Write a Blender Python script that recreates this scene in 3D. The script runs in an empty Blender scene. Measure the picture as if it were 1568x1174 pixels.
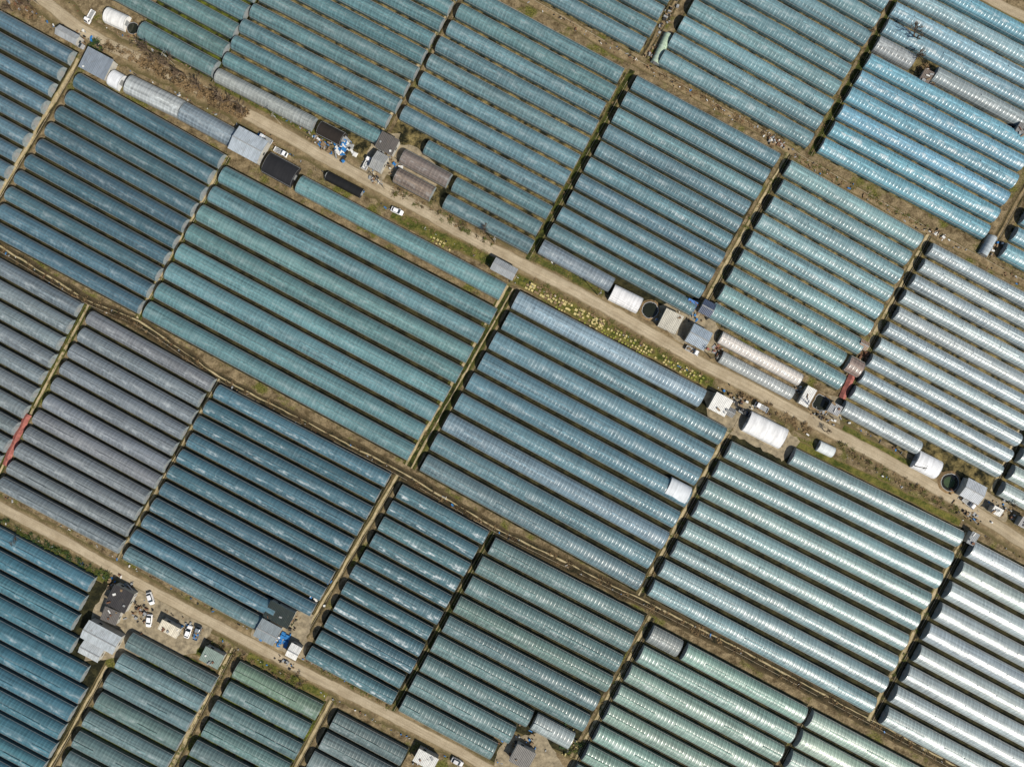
import bpy, math, random
from mathutils import Vector
random.seed(7)
S=0.225; H=235.0
def plan(px,py,z=0.0):
    k=S*(H-z)/H
    return Vector(((px-784)*k,(587-py)*k))
def lin(r,g,b,k=1.0):
    f=lambda c:(c/12.92 if c<=0.04045 else ((c+0.055)/1.055)**2.4)
    return (f(r/255)*k,f(g/255)*k,f(b/255)*k)
def filmc(c,k=.93,sat=.88):
    r,g,b=lin(*c,k); y=.3*r+.55*g+.15*b
    return (y+(r-y)*sat,y+(g-y)*sat,y+(b-y)*sat)
scene=bpy.context.scene
# ---------------------------------------------------------------- materials
class NT:
    def __init__(s,name):
        s.m=bpy.data.materials.new(name); s.m.use_nodes=True
        s.t=s.m.node_tree; s.n=s.t.nodes; s.b=s.n['Principled BSDF']
    def put(s,sock,v):
        if hasattr(v,'is_output'): s.t.links.new(v,sock)
        else:
            if isinstance(v,(tuple,list)) and len(v)==3 and sock.type=='RGBA': v=(*v,1)
            sock.default_value=v
    def math(s,op,a,b=0.0,clamp=False):
        n=s.n.new('ShaderNodeMath'); n.operation=op; n.use_clamp=clamp
        s.put(n.inputs[0],a); s.put(n.inputs[1],b); return n.outputs[0]
    def comb(s,a,b,c=0.0):
        n=s.n.new('ShaderNodeCombineXYZ'); s.put(n.inputs[0],a); s.put(n.inputs[1],b); s.put(n.inputs[2],c); return n.outputs[0]
    def uv(s):
        n=s.n.new('ShaderNodeUVMap'); q=s.n.new('ShaderNodeSeparateXYZ'); s.t.links.new(n.outputs[0],q.inputs[0]); return q.outputs[0],q.outputs[1]
    def pos(s):
        return s.n.new('ShaderNodeNewGeometry').outputs['Position']
    def obj(s):
        n=s.n.new('ShaderNodeObjectInfo'); return n.outputs['Color'],n.outputs['Alpha'],n.outputs['Random']
    def noise(s,vec,scale=1,detail=3,rough=.55):
        n=s.n.new('ShaderNodeTexNoise'); s.put(n.inputs['Vector'],vec); n.inputs['Scale'].default_value=scale
        n.inputs['Detail'].default_value=detail; n.inputs['Roughness'].default_value=rough; return n.outputs[0]
    def step(s,v,a,b,lo=0.0,hi=1.0):
        n=s.n.new('ShaderNodeMapRange'); s.put(n.inputs[0],v)
        n.inputs[1].default_value=a; n.inputs[2].default_value=b; n.inputs[3].default_value=lo; n.inputs[4].default_value=hi; return n.outputs[0]
    def mix(s,f,a,b,mode='MIX'):
        n=s.n.new('ShaderNodeMix'); n.data_type='RGBA'; n.blend_type=mode
        s.put(n.inputs[0],f); s.put(n.inputs[6],a); s.put(n.inputs[7],b); return n.outputs[2]
    def mul(s,c,f):
        n=s.n.new('ShaderNodeVectorMath'); n.operation='SCALE'; s.put(n.inputs[0],c); s.put(n.inputs['Scale'],f); return n.outputs[0]
    def bump(s,h,st=.3,d=.05):
        n=s.n.new('ShaderNodeBump'); n.inputs['Strength'].default_value=st; n.inputs['Distance'].default_value=d
        s.put(n.inputs['Height'],h); s.t.links.new(n.outputs[0],s.b.inputs['Normal'])
    def fin(s,col,rough=.8,spec=.3):
        s.put(s.b.inputs['Base Color'],col); s.put(s.b.inputs['Roughness'],rough); s.b.inputs['Specular IOR Level'].default_value=spec; return s.m

def mat_film():
    s=NT('greenhouse_film'); c,al,rnd=s.obj(); u,v=s.uv(); r=s.math('MULTIPLY',rnd,731.0)
    n1=s.noise(s.comb(s.math('MULTIPLY',u,1.2),s.math('MULTIPLY',v,1.6),r),1,4,.7)
    n2=s.noise(s.comb(s.math('MULTIPLY',u,.03),s.math('MULTIPLY',v,14),r),1,3,.65)
    n3=s.noise(s.comb(s.math('MULTIPLY',u,.30),s.math('MULTIPLY',v,7),s.math('ADD',r,31.0)),1,3,.6)
    n4=s.noise(s.comb(s.math('MULTIPLY',u,.06),v,s.math('ADD',r,77.0)),1,3,.6)
    rib=s.math('ABSOLUTE',s.math('SINE',s.math('MULTIPLY',u,2*math.pi/2.7)))
    rib=s.step(rib,.80,1.0)
    m=s.math('ADD',s.step(n1,.25,.75,.70,1.26),s.step(n2,.3,.7,-.36,.42))
    m=s.math('ADD',m,s.step(n4,.3,.7,-.14,.14))
    m=s.math('ADD',m,s.math('MULTIPLY',rib,.22))
    edge=s.math('MULTIPLY',s.step(v,0.0,.20,.42,1.0),s.step(v,.80,1.0,1.0,.40))  # shade on the arch sides painted into the colour, darker towards the gaps
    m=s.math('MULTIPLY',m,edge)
    col=s.mul(c,m)
    # folded thermal screen seen through the film
    d=s.math('ABSOLUTE',s.math('SUBTRACT',v,.49)); band=s.step(d,.05,.12,1.0,0.0)
    band=s.math('MULTIPLY',band,s.step(n3,.38,.60,.2,.62))
    col=s.mix(band,col,s.mix(.40,s.mul(c,2.0),(.24,.235,.22)))
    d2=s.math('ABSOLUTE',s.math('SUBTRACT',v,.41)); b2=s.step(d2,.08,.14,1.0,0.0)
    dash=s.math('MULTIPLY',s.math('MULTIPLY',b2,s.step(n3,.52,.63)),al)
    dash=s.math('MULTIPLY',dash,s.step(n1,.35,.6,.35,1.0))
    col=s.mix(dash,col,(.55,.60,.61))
    s.bump(s.math('ADD',s.math('MULTIPLY',n1,1.2),s.math('MULTIPLY',rib,1.0)),.55,.07)
    s.b.inputs['IOR'].default_value=1.5
    return s.fin(col,s.step(n3,.3,.7,.28,.42),.85)
def mat_tarp():
    s=NT('heavy_tarp'); c,al,rnd=s.obj(); u,v=s.uv(); r=s.math('MULTIPLY',rnd,331.0)
    n=s.noise(s.comb(s.math('MULTIPLY',u,.8),s.math('MULTIPLY',v,5),r),1,5,.65)
    st=s.noise(s.comb(s.math('MULTIPLY',u,1.3),s.math('MULTIPLY',v,.5),r),1,3,.6)
    m=s.math('ADD',s.step(n,.3,.7,.78,.98),s.step(st,.35,.65,-.14,.06))
    s.bump(s.math('ADD',n,st),.4,.08)
    return s.fin(s.mul(c,m),.55,.3)
def mat_plain(name,col,rough=.7,var=.3,scale=1.5,spec=.3,metal=0,obj=False,k=1.0):
    s=NT(name); p=s.pos(); n=s.noise(p,scale,5,.65)
    base=s.obj()[0] if obj else s.mix(0.0,col,col)
    s.bump(n,.3,.05); s.b.inputs['Metallic'].default_value=metal
    return s.fin(s.mul(base,s.step(n,.28,.72,(1-var)*k,(1+var)*k)),rough,spec)
def mat_roof(name):
    s=NT(name); c,al,rnd=s.obj(); u,v=s.uv()
    w=s.math('SINE',s.math('MULTIPLY',u,2*math.pi/.55)); n=s.noise(s.comb(s.math('MULTIPLY',u,.9),s.math('MULTIPLY',v,.25),rnd),1.3,5,.7)
    seam=s.step(s.math('ABSOLUTE',s.math('SINE',s.math('MULTIPLY',u,math.pi/1.8))),0,.12,.7,1)
    s.bump(w,.5,.05)
    rust=s.noise(s.pos(),.7,5,.7)
    col=s.mul(c,s.math('MULTIPLY',s.step(n,.3,.7,.7,1.15),seam))
    col=s.mix(s.step(rust,.58,.72,0,.5),col,(.15,.12,.085))
    return s.fin(col,.5,.4)
def mat_ground():
    s=NT('farm_soil'); p=s.pos()
    b=s.noise(p,.35,6,.7); c=s.noise(p,1.8,5,.75); d=s.noise(p,.11,5,.6)
    col=s.mix(s.step(b,.38,.62),(.09,.066,.034),(.29,.225,.13))
    col=s.mix(s.step(d,.52,.62),col,s.mix(s.step(c,.35,.65),(.045,.055,.012),(.17,.16,.04)))
    col=s.mul(col,s.step(c,.25,.75,.45,1.4))
    s.bump(s.math('ADD',b,c),.8,.25)
    return s.fin(col,.95,.1)
def mat_plot():
    s=NT('shaded_plot_soil'); oc,al,rnd=s.obj(); p=s.pos(); b=s.noise(p,.25,6,.7); c=s.noise(p,1.5,4,.7)
    col=s.mix(s.step(b,.42,.62,0,1),(.016,.017,.009),oc)  # near-black share paints row-gap shade into the soil colour
    s.bump(c,.7,.15)
    return s.fin(s.mul(col,s.step(c,.3,.7,.5,1.3)),.95,.1)
def mat_road():
    s=NT('road_concrete'); u,v=s.uv(); p=s.pos(); n=s.noise(p,.18,6,.7); f=s.noise(p,2.5,5,.7)
    l=s.noise(s.comb(s.math('MULTIPLY',u,.04),s.math('MULTIPLY',v,8),0),1,4,.6)
    col=s.mix(s.step(n,.35,.65),(.34,.275,.18),(.47,.395,.275))
    col=s.mul(col,s.math('MULTIPLY',s.step(l,.3,.7,.78,1.12),s.step(f,.25,.75,.80,1.15)))
    joint=s.step(s.math('ABSOLUTE',s.math('SINE',s.math('MULTIPLY',u,math.pi/7))),0,.03,.75,1)
    col=s.mul(col,joint)
    e=s.math('ABSOLUTE',s.math('SUBTRACT',v,.5)); e=s.math('ADD',e,s.step(n,.3,.7,-.06,.08))
    col=s.mix(s.step(e,.38,.49),col,(.19,.15,.085))
    s.bump(f,.4,.04)
    return s.fin(col,.9,.15)
def mat_track(name,c1,c2,edge):
    s=NT(name); u,v=s.uv(); p=s.pos(); n=s.noise(p,.3,6,.72); f=s.noise(p,1.9,5,.7)
    col=s.mix(s.step(n,.40,.60),c1,c2); col=s.mul(col,s.step(f,.25,.75,.55,1.35))
    e=s.math('ABSOLUTE',s.math('SUBTRACT',v,.5)); e=s.math('ADD',e,s.step(f,.3,.7,-.12,.14))
    col=s.mix(s.step(e,.3,.45),col,edge); s.bump(f,.7,.12)
    return s.fin(col,.95,.1)
M={}
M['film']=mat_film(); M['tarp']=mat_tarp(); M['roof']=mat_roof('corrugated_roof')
M['vent']=mat_plain('ridge_vent_film',(.30,.35,.36),.4,.45,.8,.5,obj=True,k=1.45)
M['pipe']=mat_plain('galvanised_pipe',(.26,.27,.27),.45,.2,2,.5)
M['door']=mat_plain('door_film',(.22,.26,.27),.5,.3,1)
M['ground']=mat_ground(); M['plot']=mat_plot(); M['road']=mat_road()
M['ditch']=mat_track('ditch_bed',(.022,.022,.012),(.065,.05,.028),(.12,.095,.045))
M['mditch']=mat_track('main_ditch_bed',(.018,.018,.010),(.07,.052,.028),(.085,.065,.034))
M['gditch']=mat_track('mossy_ditch_bed',(.014,.016,.007),(.055,.065,.014),(.08,.08,.022))
M['path']=mat_track('dirt_path',(.15,.11,.06),(.30,.23,.13),(.11,.09,.04))
M['tanpath']=mat_track('concrete_path',(.32,.26,.15),(.48,.39,.24),(.17,.15,.06))
M['grass']=mat_track('verge_grass',(.045,.06,.012),(.17,.155,.04),(.15,.115,.05))
M['yard']=mat_plain('yard_concrete',(.27,.225,.15),.9,.55,.5,.15)
M['conc']=mat_plain('ditch_concrete',(.30,.25,.17),.9,.4,1.2,.15)
M['wall']=mat_plain('shed_wall',(.3,.3,.28),.8,.2,1,.2,obj=True)
M['glass']=mat_plain('window_glass',(.02,.03,.035),.1,.1,1,.6)
M['paint']=mat_plain('car_paint',(.7,.7,.7),.28,.04,1,.6,obj=True)
M['rubber']=mat_plain('tyre_rubber',(.02,.02,.02),.8,.1)
M['dark']=mat_plain('dark_plastic',(.03,.03,.03),.6,.3)
M['water']=mat_plain('pond_water',(.016,.018,.010),.12,.3,.4,.5)
M['algae']=mat_plain('algae_water',(.03,.06,.02),.3,.5,.6,.4)
M['bark']=mat_plain('bark',(.13,.095,.065),.9,.3,3,.1)
M['wood']=mat_plain('old_wood',(.24,.17,.10),.85,.35,2,.1)
M['white']=mat_plain('white_plastic',(.66,.66,.63),.5,.15,2)
M['blue']=mat_plain('blue_tarp',(.03,.17,.42),.5,.35,1.5)
M['red']=mat_plain('red_net',(.30,.11,.09),.75,.45,.8,.1)
M['grey']=mat_plain('grey_sheet',(.28,.29,.29),.6,.3,2)
M['rust']=mat_plain('rusty_metal',(.16,.08,.045),.8,.4,2)
M['yellow']=mat_plain('straw_bale',(.50,.42,.19),.85,.4,1,.1)
M['ygreen']=mat_plain('yellow_green_sprouts',(.27,.28,.06),.9,.4,1.5,.1)
M['scrubA']=mat_plain('dry_stem',(.24,.165,.085),.9,.4,2,.1)
M['scrubB']=mat_plain('dark_stem',(.07,.05,.028),.9,.4,2,.1)
M['leafA']=mat_plain('grass_blade',(.085,.105,.02),.8,.4,2,.15)
M['leafB']=mat_plain('evergreen_leaf',(.03,.06,.02),.8,.4,2,.15)
# ---------------------------------------------------------------- mesh helper
class MB:
    def __init__(s): s.v=[];s.f=[];s.m=[];s.uv=[];s.mats=[];s.sm=[]
    def mi(s,k):
        if k not in s.mats: s.mats.append(k)
        return s.mats.index(k)
    def face(s,pts,k,uv=None,smooth=False):
        i=len(s.v); s.v+= [tuple(p) for p in pts]; s.f.append(tuple(range(i,i+len(pts)))); s.m.append(s.mi(k)); s.sm.append(smooth)
        s.uv.append(uv or [(p[0],p[1]) for p in pts])
    def idx(s,ids,k,uv,smooth=True):
        s.f.append(tuple(ids)); s.m.append(s.mi(k)); s.uv.append(uv); s.sm.append(smooth)
    def box(s,cx,cy,z0,sx,sy,sz,k,rot=0,tap=1.0):
        c,n=math.cos(rot),math.sin(rot); P=[]
        for zz,t in ((z0,1),(z0+sz,tap)):
            for a,b in ((-1,-1),(1,-1),(1,1),(-1,1)):
                x,y=a*sx/2*t,b*sy/2*t; P.append((cx+x*c-y*n,cy+x*n+y*c,zz))
        for q in ((0,3,2,1),(4,5,6,7),(0,1,5,4),(1,2,6,5),(2,3,7,6),(3,0,4,7)): s.face([P[i] for i in q],k)
    def tube(s,a,b,r0,r1,k,n=4):
        a=Vector(a);b=Vector(b);d=(b-a)
        if d.length<1e-5: return
        d.normalize(); x=d.orthogonal().normalized(); y=d.cross(x)
        A=[a+(x*math.cos(2*math.pi*i/n)+y*math.sin(2*math.pi*i/n))*r0 for i in range(n)]
        B=[b+(x*math.cos(2*math.pi*i/n)+y*math.sin(2*math.pi*i/n))*r1 for i in range(n)]
        for i in range(n):
            j=(i+1)%n; s.face([A[i],A[j],B[j],B[i]],k,smooth=True)
        s.face(B,k); s.face(A[::-1],k)
    def make(s,name,loc=(0,0,0),rz=0,color=None,parent=None):
        me=bpy.data.meshes.new(name); me.from_pydata(s.v,[],s.f)
        for k in s.mats: me.materials.append(M[k])
        l=me.uv_layers.new(name='UVMap'); flat=[]
        for u in s.uv:
            for p in u: flat+= [p[0],p[1]]
        l.data.foreach_set('uv',flat); me.polygons.foreach_set('material_index',s.m); me.polygons.foreach_set('use_smooth',s.sm)
        me.update(); o=bpy.data.objects.new(name,me); o.location=loc; o.rotation_euler=(0,0,rz)
        if color: o.color=(*color[:3],color[3] if len(color)>3 else 1)
        scene.collection.objects.link(o)
        if parent: o.parent=parent
        return o
def empty(name,loc,rz=0):
    e=bpy.data.objects.new(name,None); e.location=loc; e.rotation_euler=(0,0,rz); e.empty_display_size=.5; scene.collection.objects.link(e); return e
# ---------------------------------------------------------------- greenhouse
def greenhouse(p0,p1,w,h,color,kind='film',name='plastic_greenhouse',z0=0.0,vents=True):
    p0=Vector(p0);p1=Vector(p1);d=p1-p0;L=d.length;rz=math.atan2(d.y,d.x)
    mb=MB(); ns=14; nl=max(2,int(L/2.7)); K=[]
    ph=random.uniform(0,6)
    for i in range(nl+1):
        u=L*i/nl; j=random.gauss(0,.028)+.05*math.sin(i*.35+ph); row=[]
        for k in range(ns+1):
            t=math.pi*k/ns
            y=-w/2*math.cos(t)*(1+.004*random.gauss(0,1)); z=(h+j)*max(0,math.sin(t))**.72+random.gauss(0,.012)*(0<k<ns)
            row.append(len(mb.v)); mb.v.append((u,y,z0+z))
        K.append(row)
    for i in range(nl):
        for k in range(ns):
            u0,u1=L*i/nl,L*(i+1)/nl
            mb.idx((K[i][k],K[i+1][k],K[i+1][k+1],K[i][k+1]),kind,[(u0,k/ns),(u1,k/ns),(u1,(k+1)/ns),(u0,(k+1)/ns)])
    for i,sg in ((0,-1),(nl,1)):
        pts=[mb.v[q] for q in K[i]]
        mb.face(pts if sg<0 else pts[::-1],'door' if kind=='film' else kind,[(p[1],p[2]) for p in pts])
        x=(-.06 if sg<0 else L+.06)
        mb.box(x,0,z0+.02,.08,min(1.8,w*.4),1.9,'pipe')
        for k in range(1,ns,2):
            a=mb.v[K[i][k-1]];b=mb.v[K[i][min(ns,k+1)]]
            mb.tube((a[0],a[1],a[2]+.04),(b[0],b[1],b[2]+.04),.05,.05,'pipe',3)
    if vents and w>4:
        if kind=='film':
            y0,y1=-.11*w/2,.05*w/2; n=max(1,int(L/7))
            for i in range(n):
                if random.random()<.25: continue
                a=L*i/n+.15;b=L*(i+1)/n-.15; q=z0+h+.12+random.uniform(0,.12)
                mb.face([(a,y0,z0+h+.08),(b,y0,z0+h+.08),(b,y1,q),(a,y1,q)],'vent')
        for sg in (-1,1):
            yy=sg*w/2*.93; zz=z0+h*(math.sin(math.acos(.93)))**.72
            mb.tube((.1,yy*1.01,zz+.03),(L-.1,yy*1.01,zz+.03),.055,.055,'pipe',3)
    return mb.make(name,(p0.x,p0.y,0),rz,color)
def jit(c,a=.08):
    k=1+random.gauss(0,a); return (c[0]*k*(1+random.gauss(0,.03)),c[1]*k,c[2]*k*(1+random.gauss(0,.03)),c[3])
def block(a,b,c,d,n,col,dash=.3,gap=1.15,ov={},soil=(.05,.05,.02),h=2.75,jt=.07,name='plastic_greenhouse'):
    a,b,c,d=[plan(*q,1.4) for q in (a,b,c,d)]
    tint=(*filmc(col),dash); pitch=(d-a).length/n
    mb=MB(); mb.face([(p.x,p.y,.012) for p in (a,d,c,b)],'plot'); mb.make('shaded_plot_soil',color=(*soil,1))
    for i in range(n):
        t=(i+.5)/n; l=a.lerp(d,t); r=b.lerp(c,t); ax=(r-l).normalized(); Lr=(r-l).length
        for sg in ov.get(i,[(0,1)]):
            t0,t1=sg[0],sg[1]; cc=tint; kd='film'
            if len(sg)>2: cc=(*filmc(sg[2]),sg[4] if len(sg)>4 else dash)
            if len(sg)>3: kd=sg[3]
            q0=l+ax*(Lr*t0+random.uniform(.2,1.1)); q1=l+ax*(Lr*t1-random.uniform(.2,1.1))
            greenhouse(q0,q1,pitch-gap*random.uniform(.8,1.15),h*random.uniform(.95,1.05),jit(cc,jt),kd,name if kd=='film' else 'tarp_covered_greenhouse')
tanS=(.24,.19,.08); grnS=(.12,.14,.02); shadeS=(.055,.05,.022)  # third soil colour is darkened to stand in for shade between rows
block((-142,-65),(118,77),(-5,302),(-265,160),9,(78,108,120),.3,soil=shadeS)
block((125,110),(348,236),(212,484),(-25,357),10,(66,97,108),.2,soil=shadeS)
block((345,250),(768,472),(622,708),(215,487),8,(86,124,128),.12,soil=shadeS,jt=.06,gap=1.3)
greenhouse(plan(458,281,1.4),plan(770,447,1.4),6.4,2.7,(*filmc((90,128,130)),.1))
block((-100,337),(130,463),(-7,722),(-237,596),10,(108,120,124),.4,soil=shadeS)
block((142,472),(333,578),(180,850),(-8,750),11,(110,118,122),.35,soil=shadeS)
block((335,584),(603,724),(448,998),(183,856),11,(68,104,116),.55,ov={9:[(0,.83)],10:[(0,.80,(88,116,122),'film',.5)]},soil=shadeS)
block((615,737),(753,812),(600,1083),(463,1009),11,(72,106,114),1.0,soil=shadeS)
block((758,818),(993,941),(842,1215),(604,1088),9,(90,116,114),.3,ov={8:[(0,.62)],7:[(0,.66)],6:[(0,.70),(.71,.98,(132,142,142))]},soil=shadeS,gap=1.3)
block((1002,953),(1240,1080),(1092,1353),(852,1225),9,(118,146,134),.35,ov={0:[(0,.2,(120,128,124)),(.21,1)]},soil=shadeS,gap=1.3)
block((1245,1083),(1560,1250),(1410,1523),(1095,1356),9,(138,160,146),.4,soil=shadeS,gap=1.3)
block((1490,822),(1702,935),(1552,1220),(1342,1108),9,(142,156,158),.6,soil=shadeS,gap=1.4)  # lower-right blocks: sun glare on the film is whitened into their tints
block((1135,640),(1480,810),(1332,1097),(987,913),9,(110,138,140),.45,ov={0:[(.24,1)]},soil=shadeS,gap=1.4)
block((797,442),(1135,621),(975,908),(637,721),9,(86,120,130),.25,ov={0:[(0,.86,(114,136,146))],6:[(0,1,(100,126,136))],7:[(0,1,(90,120,130))],8:[(0,1,(98,124,132))]},soil=shadeS,gap=1.3)
greenhouse(plan(1022,744,1.4),plan(1053,760,1.4),7.1,3.0,(*lin(222,228,232),1),'tarp','tarp_covered_greenhouse')
block((299,-114),(420,-49),(326,122),(205,57),6,(84,116,116),.2,ov={i:[(-.45,1)] for i in range(5)},soil=grnS)
block((472,-147),(713,-22),(565,250),(322,125),11,(82,116,120),.15,ov={10:[(0,.64,(138,142,138)),(.65,.82,(50,44,38),'tarp')],5:[(0,1,(92,120,122))]},soil=tanS)
block((720,-25),(962,105),(808,392),(565,262),11,(86,118,124),.2,ov={9:[(.12,.43,(114,102,94),'film',.3),(.44,1)],10:[(.14,.38,(122,108,98),'film',.3),(.44,1)],8:[(.2,1)]},soil=tanS)
block((865,-108),(1036,-15),(982,83),(811,-10),4,(90,122,128),.25,soil=tanS)
block((976,112),(1198,233),(1043,512),(819,388),11,(86,118,126),.35,ov={10:[(0,.51,(118,134,144))]},soil=shadeS)
block((1150,-162),(1381,-32),(1236,230),(1003,98),10,(98,132,138),.35,soil=tanS)
block((1212,242),(1416,358),(1284,600),(1080,486),9,(104,138,142),.4,ov={7:[(0,.93),(.94,1.08,(128,110,96))]},soil=tanS)
block((1427,367),(1660,493),(1515,760),(1282,634),11,(134,150,153),.7,ov={10:[(0,.52)]},soil=tanS,gap=1.3)  # pale tint carries painted sun glare, likewise on the next block
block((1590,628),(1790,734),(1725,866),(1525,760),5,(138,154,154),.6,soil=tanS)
block((1401,-53),(1661,84),(1507,370),(1250,234),11,(96,146,162),.8,ov={4:[(0,.23,(138,148,150)),(.34,1,(138,148,150))],3:[(0,1,(112,148,156))],2:[(0,1,(112,148,156))],1:[(0,1,(118,150,156))]},soil=tanS)
block((1585,290),(1735,370),(1680,475),(1528,395),4,(98,142,154),.5,soil=tanS)
block((-50,776),(212,915),(47,1220),(-215,1081),11,(64,108,122),.4,ov={0:[(0,.77)],1:[(0,.77)],2:[(0,.79)],3:[(0,.84)],4:[(0,.96)]},soil=shadeS)
block((205,964),(337,1034),(207,1274),(73,1204),8,(90,114,114),.3,soil=grnS,gap=1.3)
block((367,1007),(499,1076),(369,1316),(237,1247),8,(90,116,114),.3,ov={0:[(0,1,(98,124,106))]},soil=grnS,gap=1.3)
block((515,1085),(630,1146),(515,1356),(400,1295),7,(98,116,116),.35,soil=shadeS)
block((1600,440),(1800,546),(1790,566),(1590,460),1,(132,146,146),.5)
def tunnel(x0,y0,x1,y1,wpx,col,kind='film',dash=.3,h=None,name='plastic_greenhouse'):
    w=wpx*S; cc=filmc(col) if kind=='film' else lin(*col,.95)
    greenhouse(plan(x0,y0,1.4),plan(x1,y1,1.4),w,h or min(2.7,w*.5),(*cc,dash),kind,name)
tunnel(196,128,278,168,30,(158,164,164),dash=.8)
tunnel(279,169,358,212,30,(116,130,138),dash=.3)
tunnel(170,118,186,127,26,(235,238,240),'tarp',name='tarp_covered_greenhouse')
tunnel(163,22,194,36,24,(240,240,236),'tarp',name='tarp_covered_greenhouse')
tunnel(408,248,452,272,34,(44,44,46),'tarp',name='black_shade_greenhouse')
tunnel(500,268,554,296,15,(34,34,34),'tarp',h=1.6,name='black_shade_greenhouse')
tunnel(937,447,980,468,26,(243,243,243),'tarp',name='tarp_covered_greenhouse')
tunnel(1103,516,1226,582,20,(190,184,176),dash=1)
tunnel(1104,546,1214,604,19,(150,156,154),dash=.8)
tunnel(1144,644,1200,672,34,(243,244,244),'tarp',name='tarp_covered_greenhouse')
tunnel(1254,682,1277,693,17,(225,232,232),'tarp',h=2,name='tarp_covered_greenhouse')
tunnel(1402,702,1437,720,30,(240,242,244),'tarp',name='tarp_covered_greenhouse')
tunnel(1024,52,1003,96,14,(155,178,150),'film',h=1.8,name='small_greenhouse')
tunnel(1522,362,1506,390,15,(150,162,168),'film',h=1.8,name='small_greenhouse')
# ---------------------------------------------------------------- ground + ribbons
mb=MB(); R=6000; mb.face([(-R,-R,0),(R,-R,0),(R,R,0),(-R,R,0)],'ground'); mb.make('ground')
def resample(pts,step):
    P=[plan(*p) for p in pts]; out=[P[0]]
    for a,b in zip(P,P[1:]):
        n=max(1,int((b-a).length/step))
        out+=[a.lerp(b,(i+1)/n) for i in range(n)]
    for _ in range(3):
        out=[out[0]]+[(out[i-1]+out[i]*2+out[i+1])/4 for i in range(1,len(out)-1)]+[out[-1]]
    return out
def ribbon(name,pts,w,z,k,off=0,jt=.05,step=2.0):
    P=resample(pts,step); mb=MB(); u=0; prev=None; da=db=0
    for i,p in enumerate(P):
        t=(P[min(i+1,len(P)-1)]-P[max(i-1,0)]).normalized(); nrm=Vector((-t.y,t.x))
        if i: u+=(p-P[i-1]).length
        da=da*.6+random.gauss(0,jt); db=db*.6+random.gauss(0,jt)
        l=p+nrm*(off+w/2*(1+da)); r=p+nrm*(off-w/2*(1+db))
        if prev: mb.face([(prev[1].x,prev[1].y,z),(r.x,r.y,z),(l.x,l.y,z),(prev[0].x,prev[0].y,z)],k,[(prev[2],0),(u,0),(u,1),(prev[2],1)])
        prev=(l,r,u)
    return mb.make(name)
def lip(name,pts,off,w=.18,hh=.16,k='conc'):
    P=resample(pts,4); mb=MB()
    for i in range(len(P)-1):
        a,b=P[i],P[i+1]; t=(b-a).normalized(); n=Vector((-t.y,t.x)); c=(a+b)/2+n*off
        if random.random()<.85: mb.box(c.x,c.y,0,(b-a).length-.02,w,hh+random.uniform(0,.04),k,math.atan2(t.y,t.x))
    mb.make(name)
roadA=[(40,-20),(75,6),(112,38),(160,66),(270,118),(400,186),(480,232),(560,274),(660,330),(750,380),(800,405),(880,445),(960,490),(1090,565),(1170,605),(1250,648),(1370,712),(1480,775),(1568,832),(1700,900)]
roadB=[(-60,745),(0,775),(110,833),(200,886),(330,955),(470,1030),(560,1075),(700,1148),(790,1200)]
ribbon('verge',roadA,9.5,.020,'path',jt=.10)
ribbon('verge',roadB,7,.020,'path',jt=.10)
ribbon('farm_road',roadA,4.4,.040,'road',jt=.035)
ribbon('farm_road',roadB,3.7,.040,'road',jt=.035)
ribbon('farm_road',[(1480,-20),(1530,8),(1600,42)],3.5,.040,'road')
ribbon('verge',[(1470,-8),(1520,18),(1600,58)],3,.024,'grass')
D1=[(-60,348),(0,381),(138,466),(212,493),(335,580),(608,722),(760,812),(985,922),(1110,985),(1332,1104),(1480,1185)]
D2=[(770,-22),(970,94),(1170,206),(1215,237),(1420,354),(1600,452)]
ribbon('irrigation_ditch',D1,4.6,.024,'mditch',jt=.1); ribbon('footpath',D1,.5,.030,'tanpath',off=.7,jt=.4)
lip('ditch_kerb',D1,-.7,.12)
ribbon('footpath',D2,3.0,.024,'path',jt=.12); lip('ditch_kerb',D2,.9)
def cross(pts,w=2.4,green=False,pathoff=None,pk='tanpath',pw=.9):
    ribbon('irrigation_ditch',pts,w,.026,'gditch' if green else 'ditch',jt=.07)
    if pathoff is not None: ribbon('footpath',pts,pw,.032,pk,off=pathoff,jt=.22)
    lip('ditch_kerb',pts,w*.18,.12,.12)
cross([(122,92),(-10,318)],2.6,False,-.5,'tanpath',1.3)
cross([(350,240),(212,488)],2.4,True,-.5)
cross([(782,440),(626,714)],4.6,True,-1.1,'tanpath',1.0)
ribbon('footpath',[(782,440),(626,714)],.6,.036,'tanpath',off=.9,jt=.3)
cross([(610,728),(450,1000)],2.6,False,-.3)
cross([(712,-25),(578,215)],2.6,False,-.2,'tanpath',1.1)
cross([(402,-20),(324,126)],1.4,True)
cross([(1045,-15),(985,88)],3,False,0,'path',1.2)
cross([(968,108),(808,398)],2.2,True)
cross([(1384,-20),(1240,238)],2.2,True)
cross([(1208,236),(1060,500)],2.8,False,-.5,'tanpath',1.1)
cross([(1422,360),(1284,618)],2.6,False,-.5,'tanpath',1.1)
cross([(1128,640),(980,912)],3,False,-.6,'tanpath',1.1)
cross([(1482,815),(1332,1104)],3.2,False,-.8,'tanpath',1.2)
cross([(1580,268),(1510,395)],3,False,0,'path')
cross([(136,466),(0,722),(-20,760)],2.4,True,0,'tanpath',1.1)
cross([(336,580),(180,856)],1.2,False,0,'tanpath',.7)
cross([(757,812),(602,1088)],1.2,True)
cross([(998,944),(870,1185)],3,False,-.4,'tanpath',1.1)
cross([(165,1020),(70,1190)],2.4,False,-.3,'tanpath',.8)
cross([(358,992),(258,1185)],3,False,-.3,'tanpath',1.2)
cross([(508,1072),(445,1190)],2.6,False,-.3,'tanpath',1.1)
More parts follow.
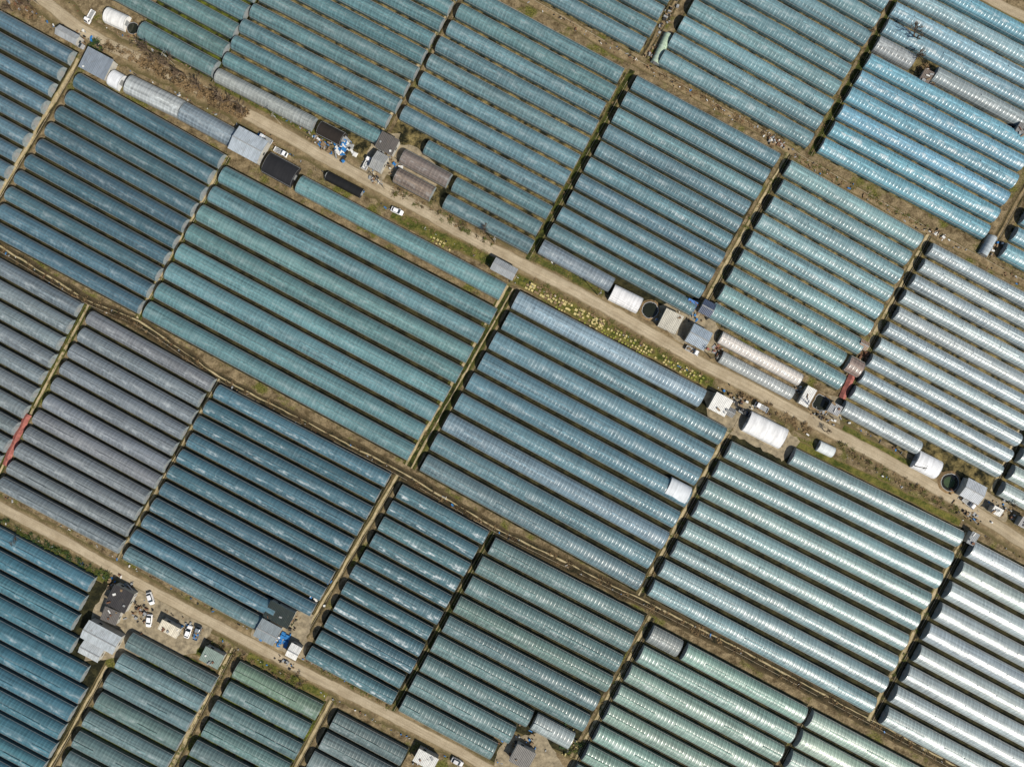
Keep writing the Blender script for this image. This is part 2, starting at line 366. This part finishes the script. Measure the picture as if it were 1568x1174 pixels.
cross([(1575,630),(1518,752)],2.6,False,-.3)
cross([(1243,1080),(1180,1195)],.9,False)
ribbon('verge',[(215,50),(325,112)],3.5,.030,'grass',jt=.1); ribbon('verge',[(330,128),(500,215)],2.2,.030,'grass',jt=.1)
ribbon('verge',[(600,328),(755,402)],4.4,.030,'grass',jt=.1); ribbon('verge',[(812,392),(925,448)],3.2,.030,'grass',jt=.1)
ribbon('verge',[(790,425),(1090,588)],4.6,.030,'grass',jt=.1); ribbon('verge',[(1290,655),(1395,712)],3,.030,'grass',jt=.1)
ribbon('verge',[(1190,665),(1470,800)],3,.028,'grass',jt=.1); ribbon('verge',[(380,1002),(500,1066)],3.4,.030,'grass',jt=.1)
ribbon('verge',[(0,805),(160,888)],2.2,.030,'grass',jt=.1); ribbon('verge',[(205,955),(325,1005)],3.6,.030,'grass',jt=.1)
ribbon('verge',[(760,1120),(880,1175)],6,.028,'path')
def yard(pts,z=.034):
    mb=MB(); P=[plan(*p) for p in pts]; out=[]
    for a,b in zip(P,P[1:]+P[:1]):
        n=max(1,int((b-a).length/1.5))
        for i in range(n):
            q=a.lerp(b,i/n); out.append(q+Vector((random.gauss(0,.25),random.gauss(0,.25))))
    mb.face([(p.x,p.y,z) for p in out][::-1],'yard'); mb.make('yard_paving')
yard([(548,262),(575,205),(612,205),(598,262),(575,285)]); yard([(985,478),(1050,455),(1095,470),(1098,545),(1040,525)])
yard([(165,895),(245,905),(330,955),(300,1000),(130,1010),(140,940)]); yard([(385,975),(395,925),(480,940),(465,1010)])
yard([(1215,590),(1290,610),(1285,650),(1205,605)],.037); yard([(1440,760),(1470,735),(1545,770),(1540,800)]); yard([(1075,595),(1140,612),(1225,675),(1200,705),(1120,665),(1085,640)])
yard([(770,1130),(830,1120),(870,1180),(750,1190)]); yard([(585,215),(640,225),(680,265),(660,300),(590,265)],.0345)
# ---------------------------------------------------------------- buildings
AXR=-math.radians(28.2)
def shed(x,y,lpx,wpx,col,h=2.8,rot=0,style='gable',name='farm_shed',wall=(170,168,160)):
    p=plan(x,y,h); L=lpx*S; W=wpx*S; e=empty(name,(p.x,p.y,0),AXR+math.radians(rot))
    mb=MB(); mb.box(0,0,0,L-.5,W-.5,h,'wall'); mb.make('walls',color=lin(*wall),parent=e)
    mb=MB(); rise=.9 if style=='gable' else .35
    if style=='gable':
        mb.face([(-L/2,-W/2,h),(L/2,-W/2,h),(L/2,0,h+rise),(-L/2,0,h+rise)],'roof'); mb.face([(-L/2,0,h+rise),(L/2,0,h+rise),(L/2,W/2,h),(-L/2,W/2,h)],'roof')
        mb.face([(-L/2+.25,-W/2+.25,h),(-L/2+.25,0,h+rise-.05),(-L/2+.25,W/2-.25,h)],'wall'); mb.face([(L/2-.25,W/2-.25,h),(L/2-.25,0,h+rise-.05),(L/2-.25,-W/2+.25,h)],'wall')
        mb.box(0,0,h+rise+.003,L,.35,.06,'grey')
    else:
        T=h+.05
        mb.face([(-L/2,-W/2,T),(L/2,-W/2,T),(L/2,W/2,T+rise),(-L/2,W/2,T+rise)],'roof')
        mb.face([(-L/2,-W/2,T-.04),(-L/2,W/2,T+rise-.04),(L/2,W/2,T+rise-.04),(L/2,-W/2,T-.04)],'grey')
        for a in (-1,1): mb.face([(a*(L/2-.26),-W/2+.3,h),(a*(L/2-.26),W/2-.3,h),(a*(L/2-.26),W/2-.3,T+rise-.08)],'wall')
        for i in range(random.randint(1,4)): mb.box(random.uniform(-.4,.4)*L,random.uniform(-.4,.4)*W,T+rise*.9,random.uniform(.4,1.6),random.uniform(.1,.8),.15,random.choice(['wood','grey','white','rust']),random.random()*3)
    mb.make('roof',color=lin(*col),parent=e)
    mb=MB(); mb.box(L*.1,-(W-.5)/2-.03,.02,.95,.06,2.0,'wood'); mb.make('door',parent=e)
    mb=MB(); mb.box(-L*.22,-(W-.5)/2-.03,1.1,1.1,.06,.8,'glass'); mb.box(-L*.22,(W-.5)/2+.03,1.1,1.1,.06,.8,'glass'); mb.box((L-.5)/2+.03,0,1.1,.06,1.0,.8,'glass'); mb.make('windows',parent=e)
    return e
shed(104,54,36,16,(160,164,166)); shed(148,98,44,34,(128,138,148),style='mono'); 
shed(380,222,50,38,(166,176,184),3.2,name='metal_roof_warehouse')
shed(593,220,30,26,(92,88,84),rot=0,style='mono'); shed(580,248,20,28,(150,152,150)); shed(772,412,38,20,(150,155,158))
shed(1027,492,30,30,(182,178,164),style='mono',rot=2); shed(1058,467,16,15,(60,120,190),2.2,style='mono'); shed(1083,472,20,22,(66,78,100),2.6)
shed(1070,516,32,30,(146,160,172),3,name='farmhouse'); shed(1103,619,28,28,(215,215,210),2.8,style='mono'); shed(1117,630,16,14,(130,130,128),2.4)
shed(1236,607,16,30,(215,215,210),2.4,style='mono'); shed(1278,626,18,16,(140,142,145),2.3,style='mono')
shed(1490,752,32,30,(170,176,182),3,name='farmhouse'); shed(1526,782,16,12,(215,215,210),2.2,style='mono'); shed(1489,824,12,20,(130,136,140),2.2,style='mono')
shed(184,916,34,34,(58,56,56),2.8,style='mono'); shed(170,942,26,22,(100,96,92),2.5,style='mono',rot=5)
shed(155,975,56,30,(176,184,188),3.1,name='metal_roof_warehouse',rot=0); shed(140,996,34,22,(184,190,192),2.7)
shed(260,962,32,17,(210,202,182),2.4,style='mono'); shed(428,940,42,28,(34,46,44),2.6,style='mono'); shed(410,967,34,30,(134,144,148),2.8)
shed(450,997,18,22,(225,225,220),2.5); shed(325,1006,32,24,(126,142,134),2.4,style='mono',name='glass_roof_shed')
shed(652,1162,34,22,(205,205,200),2.5,style='mono'); shed(800,1158,32,30,(110,108,104),2.6,style='mono'); shed(1563,200,16,20,(120,120,118),2.3,style='mono')
shed(1418,118,16,20,(110,100,92),2.0,style='mono',name='collapsed_shed'); shed(1322,528,14,14,(150,128,110),2.2)
shed(1568,800,14,16,(150,150,150),2.4,style='mono')
# ---------------------------------------------------------------- vehicles
def loft(mb,secs,k,smooth=False,caps=True):
    R=[]
    for x,hw,z0,z1,ti in secs:
        R.append([(x,-hw,z0),(x,-hw,(z0+z1)/2),(x,-hw*ti,z1-.04),(x,-hw*ti*.9,z1),(x,hw*ti*.9,z1),(x,hw*ti,z1-.04),(x,hw,(z0+z1)/2),(x,hw,z0)])
    for A,B in zip(R,R[1:]):
        for i in range(8):
            j=(i+1)%8; mb.face([A[i],B[i],B[j],A[j]][::-1],k,smooth=smooth)
    if caps: mb.face(R[0],k); mb.face(R[-1][::-1],k)
def wheels(mb,xs,hw,r=.33):
    for x in xs:
        for s in (-1,1): mb.tube((x,s*(hw-.2),r),(x,s*(hw+.02),r),r,r,'rubber',12); mb.tube((x,s*(hw+.02),r),(x,s*(hw+.04),r),r*.55,r*.5,'pipe',8)
def car(x,y,rot,col):
    mb=MB(); loft(mb,[(-2.2,.75,.35,.8,.9),(-2.05,.86,.25,.98,.93),(-1.2,.9,.2,1.0,.95),(0,.91,.2,.98,.95),(1.1,.9,.2,.95,.95),(1.9,.85,.25,.82,.9),(2.2,.7,.35,.65,.85)],'paint')
    loft(mb,[(-1.85,.7,.95,1.0,.95),(-1.3,.76,.95,1.38,.82),(.45,.76,.95,1.4,.82),(1.15,.76,.92,.97,.95)],'glass')
    loft(mb,[(-1.25,.62,1.37,1.42,.98),(-.4,.64,1.4,1.46,.98),(.4,.62,1.38,1.43,.98)],'paint')
    wheels(mb,(-1.35,1.35),.86); 
    for s in (-1,1): mb.box(.75,s*.98,.95,.2,.14,.12,'paint'); mb.box(2.12,s*.55,.58,.12,.3,.14,'white'); mb.box(-2.14,s*.6,.62,.1,.25,.14,'red')
    p=plan(x,y,1); mb.make('parked_car',(p.x,p.y,.045),math.radians(rot),lin(*col))
def truck(x,y,rot,col,cargo=None):
    mb=MB(); loft(mb,[(.85,.8,.4,1.85,.92),(1.1,.84,.4,1.95,.9),(1.95,.84,.4,1.9,.88),(2.35,.84,.4,1.2,.95),(2.45,.82,.4,1.0,.95)],'paint')
    mb.face([(2.0,-.66,1.87),(2.37,-.72,1.22),(2.37,.72,1.22),(2.0,.66,1.87)],'glass')
    for s in (-1,1): mb.box(1.5,s*.845,1.15,.8,.03,.5,'glass'); mb.box(2.1,s*.98,1.3,.08,.2,.25,'dark')
    mb.box(-.85,0,.62,3.1,1.6,.1,'grey')
    for s in (-1,1): mb.box(-.85,s*.82,.62,3.1,.05,.45,'paint')
    mb.box(-2.42,0,.62,.05,1.6,.45,'paint'); mb.box(.72,0,.62,.05,1.6,.75,'paint'); mb.box(0,0,.35,4.4,.7,.22,'dark'); wheels(mb,(-1.5,1.6),.78,.3)
    if cargo:
        for i in range(7): mb.box(-.85+random.uniform(-1.1,1.1),random.uniform(-.5,.5),.73,random.uniform(.4,.9),random.uniform(.3,.6),random.uniform(.2,.5),random.choice(cargo),random.random())
    p=plan(x,y,1); mb.make('small_truck',(p.x,p.y,.045),math.radians(rot),lin(*col))
WH=(238,238,238)
truck(138,26,-120,WH); truck(430,233,-28,WH,['grey']); truck(407,213,150,(200,205,210)); truck(562,250,62,WH,['white','grey']); car(608,323,-24,WH)
truck(1060,537,-28,WH,['wood']); truck(1141,632,-28,(30,32,36),['dark']); truck(1166,623,152,WH); car(230,916,-72,(226,226,226)); car(228,950,-98,WH)
car(288,967,70,WH); truck(302,969,70,(120,130,140),['blue','wood']); truck(1483,770,-40,WH); car(120,68,-30,(150,150,150)); car(700,1166,-28,(205,205,205)); truck(200,905,-50,(190,190,190),['wood'])
# ---------------------------------------------------------------- ponds
def pond(x,y,r,algae=False,sq=2.0):
    p=plan(x,y); e=empty('water_storage_pond',(p.x,p.y,0)); e.rotation_euler=(0,0,AXR); N=36; r*=S
    sh=lambda a:(abs(math.cos(a))**sq+abs(math.sin(a))**sq)**(-1/sq)
    jr=[random.uniform(.96,1.04) for _ in range(N)]
    P=lambda i,k,z:(r*k*jr[i%N]*sh(2*math.pi*i/N)*math.cos(2*math.pi*i/N),r*k*jr[i%N]*sh(2*math.pi*i/N)*math.sin(2*math.pi*i/N),z)
    mb=MB(); mb.face([P(i,1,.06) for i in range(N)],'water'); mb.make('water',parent=e)
    if algae:
        mb=MB(); mb.face([P(i,.7,.066) for i in range(N)],'algae'); mb.make('algae',parent=e)
    mb=MB()
    for i in range(N):
        for (k0,z0,k1,z1,m) in ((1.0,.05,1.08,.45,'dark'),(1.08,.45,1.16,.47,'grey'),(1.16,.47,1.5,0,'scrubA')):
            mb.face([P(i,k0,z0),P(i+1,k0,z0),P(i+1,k1,z1),P(i,k1,z1)],m)
    mb.make('earth_rim',parent=e)
pond(995,475,11); pond(1256,617,10,sq=5); pond(1453,738,12,True); pond(205,45,8)
# ---------------------------------------------------------------- clutter
def junk(name,x,y,wpx,hpx,n,kinds,smin=.3,smax=1.4,hm=.8):
    mb=MB(); c=plan(x,y); ca,sa=math.cos(AXR),math.sin(AXR)
    for i in range(int(n*.8)):
        a=random.gauss(0,.25)*wpx*S;b=random.gauss(0,.25)*hpx*S
        k=random.choice(kinds); s=random.uniform(smin,smax)
        mb.box(a*ca-b*sa,a*sa+b*ca,.05,s*random.uniform(.4,1.3),s*random.uniform(.15,.9),random.uniform(.08,hm),k,AXR+random.choice([0,math.pi/2])+random.gauss(0,.3),random.uniform(.7,1))
    mb.make(name,(c.x,c.y,0))
MIX=['white','grey','wood','rust','dark','blue','wood','grey','dark','wood']
for a in [(525,222,36,30,90,['white','blue','white','grey','blue','dark'],.6,2.4),(485,215,30,20,40,MIX),(500,225,30,16,40,['wood','blue','wood','dark']),(410,214,30,14,30,MIX),(600,250,40,30,60,MIX),(575,275,26,14,25,MIX),(1100,470,16,14,20,MIX),(1060,480,40,30,40,MIX),(1098,535,20,20,25,['wood','rust','grey','red']),(1130,612,50,24,35,MIX),(1220,598,24,16,25,MIX),(1262,640,40,18,30,MIX),(1190,218,34,14,50,['rust','wood','wood','white','grey']),(1418,120,30,26,90,['wood','rust','dark','grey','white']),(1515,380,26,30,50,MIX),(1562,205,20,22,40,MIX),(1430,356,30,10,30,['rust','white','wood']),(1485,790,50,16,30,MIX),(1478,765,60,24,35,MIX),(185,900,44,40,70,MIX),(215,935,40,30,50,['wood','dark','grey','rust']),(290,960,50,16,30,MIX),(320,1000,30,20,30,MIX),(425,975,50,24,50,['blue','blue','white','grey']),(434,978,14,22,30,['blue'],1,2.6),(450,955,20,30,30,['dark','wood','leafB']),(485,915,20,30,20,['blue','white']),(503,893,6,10,6,['blue']),(440,1015,40,12,30,MIX),(800,1140,50,40,80,MIX),(870,1135,30,34,60,['wood','yellow','leafB','dark']),(640,1160,30,20,30,MIX),(120,55,60,22,50,MIX),(150,75,30,14,30,['leafB','dark','wood']),(30,10,60,14,40,['wood','grey','rust']),(1000,85,20,40,40,['wood','grey','rust']),(1020,30,14,60,40,['wood','grey','dark']),(780,425,22,16,24,MIX),(1535,778,40,20,30,MIX),(1322,545,20,16,20,['wood','rust'])]:
    junk('junk_pile',*a)
for L,wd,n in ((roadA,9.0,420),(roadB,7.0,220),(D2,2.4,220),(D1,1.6,120)):
    P=resample(L,2); mb=MB()
    for i in range(n):
        j=random.randrange(1,len(P)-1); t=(P[j+1]-P[j-1]).normalized(); nn=Vector((-t.y,t.x)); o=random.choice((-1,1))*random.uniform(.50 if wd>5 else 0,.6)*wd
        p=P[j]+nn*o+t*random.uniform(-1,1); s=random.uniform(.15,.8)
        mb.box(p.x,p.y,.05,s*random.uniform(.4,1.6),s*random.uniform(.2,.7),random.uniform(.05,.4),random.choice(MIX),random.random()*3)
    mb.make('farm_debris')
for pts in ([(1316,552),(1300,582),(1288,610)],[(46,634),(30,664),(10,712)]):
    P=resample(pts,1); mb=MB()
    for i in range(len(P)-1):
        a,b=P[i],P[i+1]; t=(b-a).normalized(); n=Vector((-t.y,t.x))*1.2; z0,z1=.7+.2*math.sin(i),.7+.2*math.sin(i+1)
        mb.face([(a.x-n.x,a.y-n.y,z0-.3),(b.x-n.x,b.y-n.y,z1-.3),(b.x,b.y,z1+.2),(a.x,a.y,z0+.2)],'red'); mb.face([(a.x,a.y,z0+.2),(b.x,b.y,z1+.2),(b.x+n.x,b.y+n.y,z1-.3),(a.x+n.x,a.y+n.y,z0-.3)],'red')
    mb.make('red_net_cover')
def bales(pts,off,n,k1,k2,s=.8,name='straw_bale_row',skip=.2):
    P=resample(pts,1.1); mb=MB()
    for r in range(n):
        for i in range(1,len(P)-1):
            if random.random()<skip: continue
            t=(P[i+1]-P[i-1]).normalized(); nn=Vector((-t.y,t.x)); p=P[i]+nn*(off+r*1.0)
            mb.box(p.x+random.gauss(0,.1),p.y+random.gauss(0,.1),.04,s*random.uniform(.8,1.35),s*random.uniform(.7,1.1),random.uniform(.15,.4),k1 if random.random()<.7 else k2,math.atan2(t.y,t.x)+random.gauss(0,.15),.85)
    mb.make(name)
bales([(803,436),(925,500)],-.6,3,'yellow','wood',.85); bales([(905,490),(1078,585)],-.8,3,'yellow','ygreen',.7,skip=.42); bales([(655,362),(694,382)],-.6,2,'yellow','ygreen',.7); bales([(850,462),(1000,542)],-1.6,1,'ygreen','yellow',.6,skip=.4)
# vegetation
def scrub(name,pts,w,n,kinds,hm=1.2,s=.35):
    P=resample(pts,1); mb=MB(); cl=[]
    for i in range(max(3,n//40)):
        j=random.randrange(1,len(P)-1); t=(P[j+1]-P[j-1]).normalized(); nn=Vector((-t.y,t.x)); cl.append((P[j]+nn*random.uniform(-w/2,w/2),random.uniform(.4,1.3),random.uniform(.4,1)*hm,random.choice(kinds)))
    for i in range(n):
        c,r,h,k=random.choice(cl); 
        if random.random()<.3: k=random.choice(kinds)
        a=random.random()*6.28; q=abs(random.gauss(0,.6))*r; z=random.uniform(.02,1)*h*max(.15,1-q/(2*r)); x,y=c.x+q*math.cos(a),c.y+q*math.sin(a)
        b=a+random.gauss(0,.7); l=s*random.uniform(.6,1.8); ww=s*random.uniform(.1,.35)
        mb.face([(x-ww*math.sin(b),y+ww*math.cos(b),z),(x+ww*math.sin(b),y-ww*math.cos(b),z),(x+l*math.cos(b),y+l*math.sin(b),z+random.uniform(-.1,.3))],k)
    mb.make(name)
br=['scrubA','scrubB','scrubA']; gr=['leafA','leafA','scrubA']; ev=['leafB','leafA','leafB']
scrub('dry_scrub',[(215,90),(380,180)],4,7000,br,2.0,.5); scrub('dry_scrub',[(160,68),(215,95)],3,1200,br); scrub('dry_scrub',[(20,5),(60,30)],4,1400,br,1.5)
scrub('dry_scrub',[(600,290),(760,372)],3,2500,['scrubA','leafA','scrubB'],.8); scrub('dry_scrub',[(800,420),(1100,590)],2,2500,['scrubA','scrubA','leafA'],.5)
scrub('dry_scrub',[(1130,600),(1250,665)],3,1800,br,1); scrub('dry_scrub',[(1280,680),(1470,785)],2.5,2500,['scrubA','leafA','scrubB'],.9)
scrub('dry_scrub',[(975,95),(1200,220)],1.5,1800,br,.5); scrub('dry_scrub',[(1215,238),(1420,350)],1.5,1500,['scrubA','leafA'],.5); scrub('dry_scrub',[(1410,100),(1425,135)],4,700,br,1.2)
scrub('dry_scrub',[(470,1010),(600,1080)],2,1500,['scrubA','leafA'],.7); scrub('dry_scrub',[(320,985),(470,1050)],2.5,2000,['scrubA','leafA','scrubB'],.9)
for i in range(0,len(D1)-1): scrub('dry_scrub',[D1[i],D1[i+1]],2.5,900,['scrubB','scrubA','scrubB'],.5,.35)
scrub('evergreen_shrubs',[(0,795),(170,885)],2.6,2600,ev,1.2,.4); scrub('evergreen_shrubs',[(140,66),(160,80)],4,900,ev,1.8); scrub('evergreen_shrubs',[(855,1120),(885,1150)],5,900,ev,1.6)
scrub('grass_tufts',[(340,130),(500,215)],2.5,2500,gr,.3,.25); scrub('grass_tufts',[(610,335),(750,398)],4,3000,gr,.3,.25); scrub('grass_tufts',[(812,392),(925,448)],3,2000,gr,.3,.25)
for L in ([(782,440),(626,714)],[(968,108),(808,398)],[(1384,-20),(1240,238)],[(712,-25),(578,215)],[(136,466),(0,722)],[(1208,236),(1070,480)],[(1422,360),(1284,618)],[(1128,640),(980,912)],[(350,240),(212,488)],[(1482,815),(1332,1104)],[(998,944),(870,1185)],[(358,992),(258,1185)]):
    scrub('grass_tufts',L,2,1300,gr,.35,.28)
def tree(x,y,h,name='bare_tree'):
    mb=MB(); p=plan(x,y)
    def br_(a,d,l,r,dep):
        b=a+d*l; mb.tube(a,b,r,r*.65,'bark',4 if dep>2 else 3)
        if dep==0: return
        for i in range(3 if dep>1 else 5):
            nd=(d+Vector((random.gauss(0,.55),random.gauss(0,.55),random.gauss(.1,.3)))).normalized(); br_(a.lerp(b,random.uniform(.6,1)),nd,l*random.uniform(.62,.9),r*.66,dep-1)
    br_(Vector((0,0,0)),Vector((0,0,1)),h*.32,h*.042,4); mb.make(name,(p.x,p.y,0))
for t in [(50,12,7),(238,88,8),(262,104,8),(285,118,7),(345,160,8),(310,140,7),(1392,62,9),(1398,92,7),(1330,52,4),(30,826,4),(745,352,5),(375,178,7),(1262,660,4),(20,18,5),(222,76,7),(460,1040,4),(1545,772,4)]: tree(*t)
def pole(x,y,rot=0,h=9):
    p=plan(x,y); mb=MB(); mb.tube((0,0,0),(0,0,h),.17,.10,'conc',10); mb.box(0,0,h-.7,.1,1.8,.1,'pipe'); mb.box(0,0,h-1.5,.08,1.2,.08,'pipe')
    for s in (-.8,0,.8): mb.tube((0,s,h-.6),(0,s,h-.35),.05,.04,'dark',6)
    mb.tube((.3,0,h-2.6),(.3,0,h-1.8),.2,.2,'grey',8); mb.make('utility_pole',(p.x,p.y,0),AXR)
pl=[(268,100),(430,190),(590,290),(758,372),(915,452),(1088,548),(1240,628),(1395,712),(60,8)]
for q in pl: pole(*q)
mb=MB(); pls=sorted(pl)
for a,b in zip(pls,pls[1:]):
    A,B=plan(*a),plan(*b); t=(B-A).normalized(); nn=Vector((-t.y,t.x))
    for s in (-.8,0,.8):
        pts=[(A.x+(B.x-A.x)*i/8+nn.x*s,A.y+(B.y-A.y)*i/8+nn.y*s,8.6-1.0*(1-(i/4-1)**2)) for i in range(9)]
        for u,v in zip(pts,pts[1:]): mb.tube(u,v,.018,.018,'dark',3)
mb.make('power_lines')
# ---------------------------------------------------------------- light, sky, camera
el=math.radians(45); sx,sy=math.cos(math.radians(-48)),math.sin(math.radians(-48))
sd=Vector((sx*math.cos(el),sy*math.cos(el),math.sin(el)))
sun=bpy.data.lights.new('sun','SUN'); sun.energy=5.0; sun.angle=math.radians(.5); sun.color=(1,.93,.82)
so=bpy.data.objects.new('sun',sun); so.rotation_euler=sd.to_track_quat('Z','Y').to_euler(); scene.collection.objects.link(so)
w=bpy.data.worlds.new('World'); scene.world=w; w.use_nodes=True; nt=w.node_tree
sky=nt.nodes.new('ShaderNodeTexSky'); sky.sky_type='NISHITA'; sky.sun_disc=False; sky.sun_elevation=el; sky.sun_rotation=math.atan2(sx,sy); 
nt.links.new(sky.outputs[0],nt.nodes['Background'].inputs[0]); nt.nodes['Background'].inputs[1].default_value=.08
cam=bpy.data.cameras.new('camera'); cam.lens=24; cam.sensor_width=36; cam.clip_end=20000; cam.clip_start=1
co=bpy.data.objects.new('camera',cam); co.location=(0,0,H); co.rotation_euler=(0,0,0); scene.collection.objects.link(co); scene.camera=co
scene.view_settings.view_transform='Standard'; scene.view_settings.look='None'; scene.view_settings.exposure=0
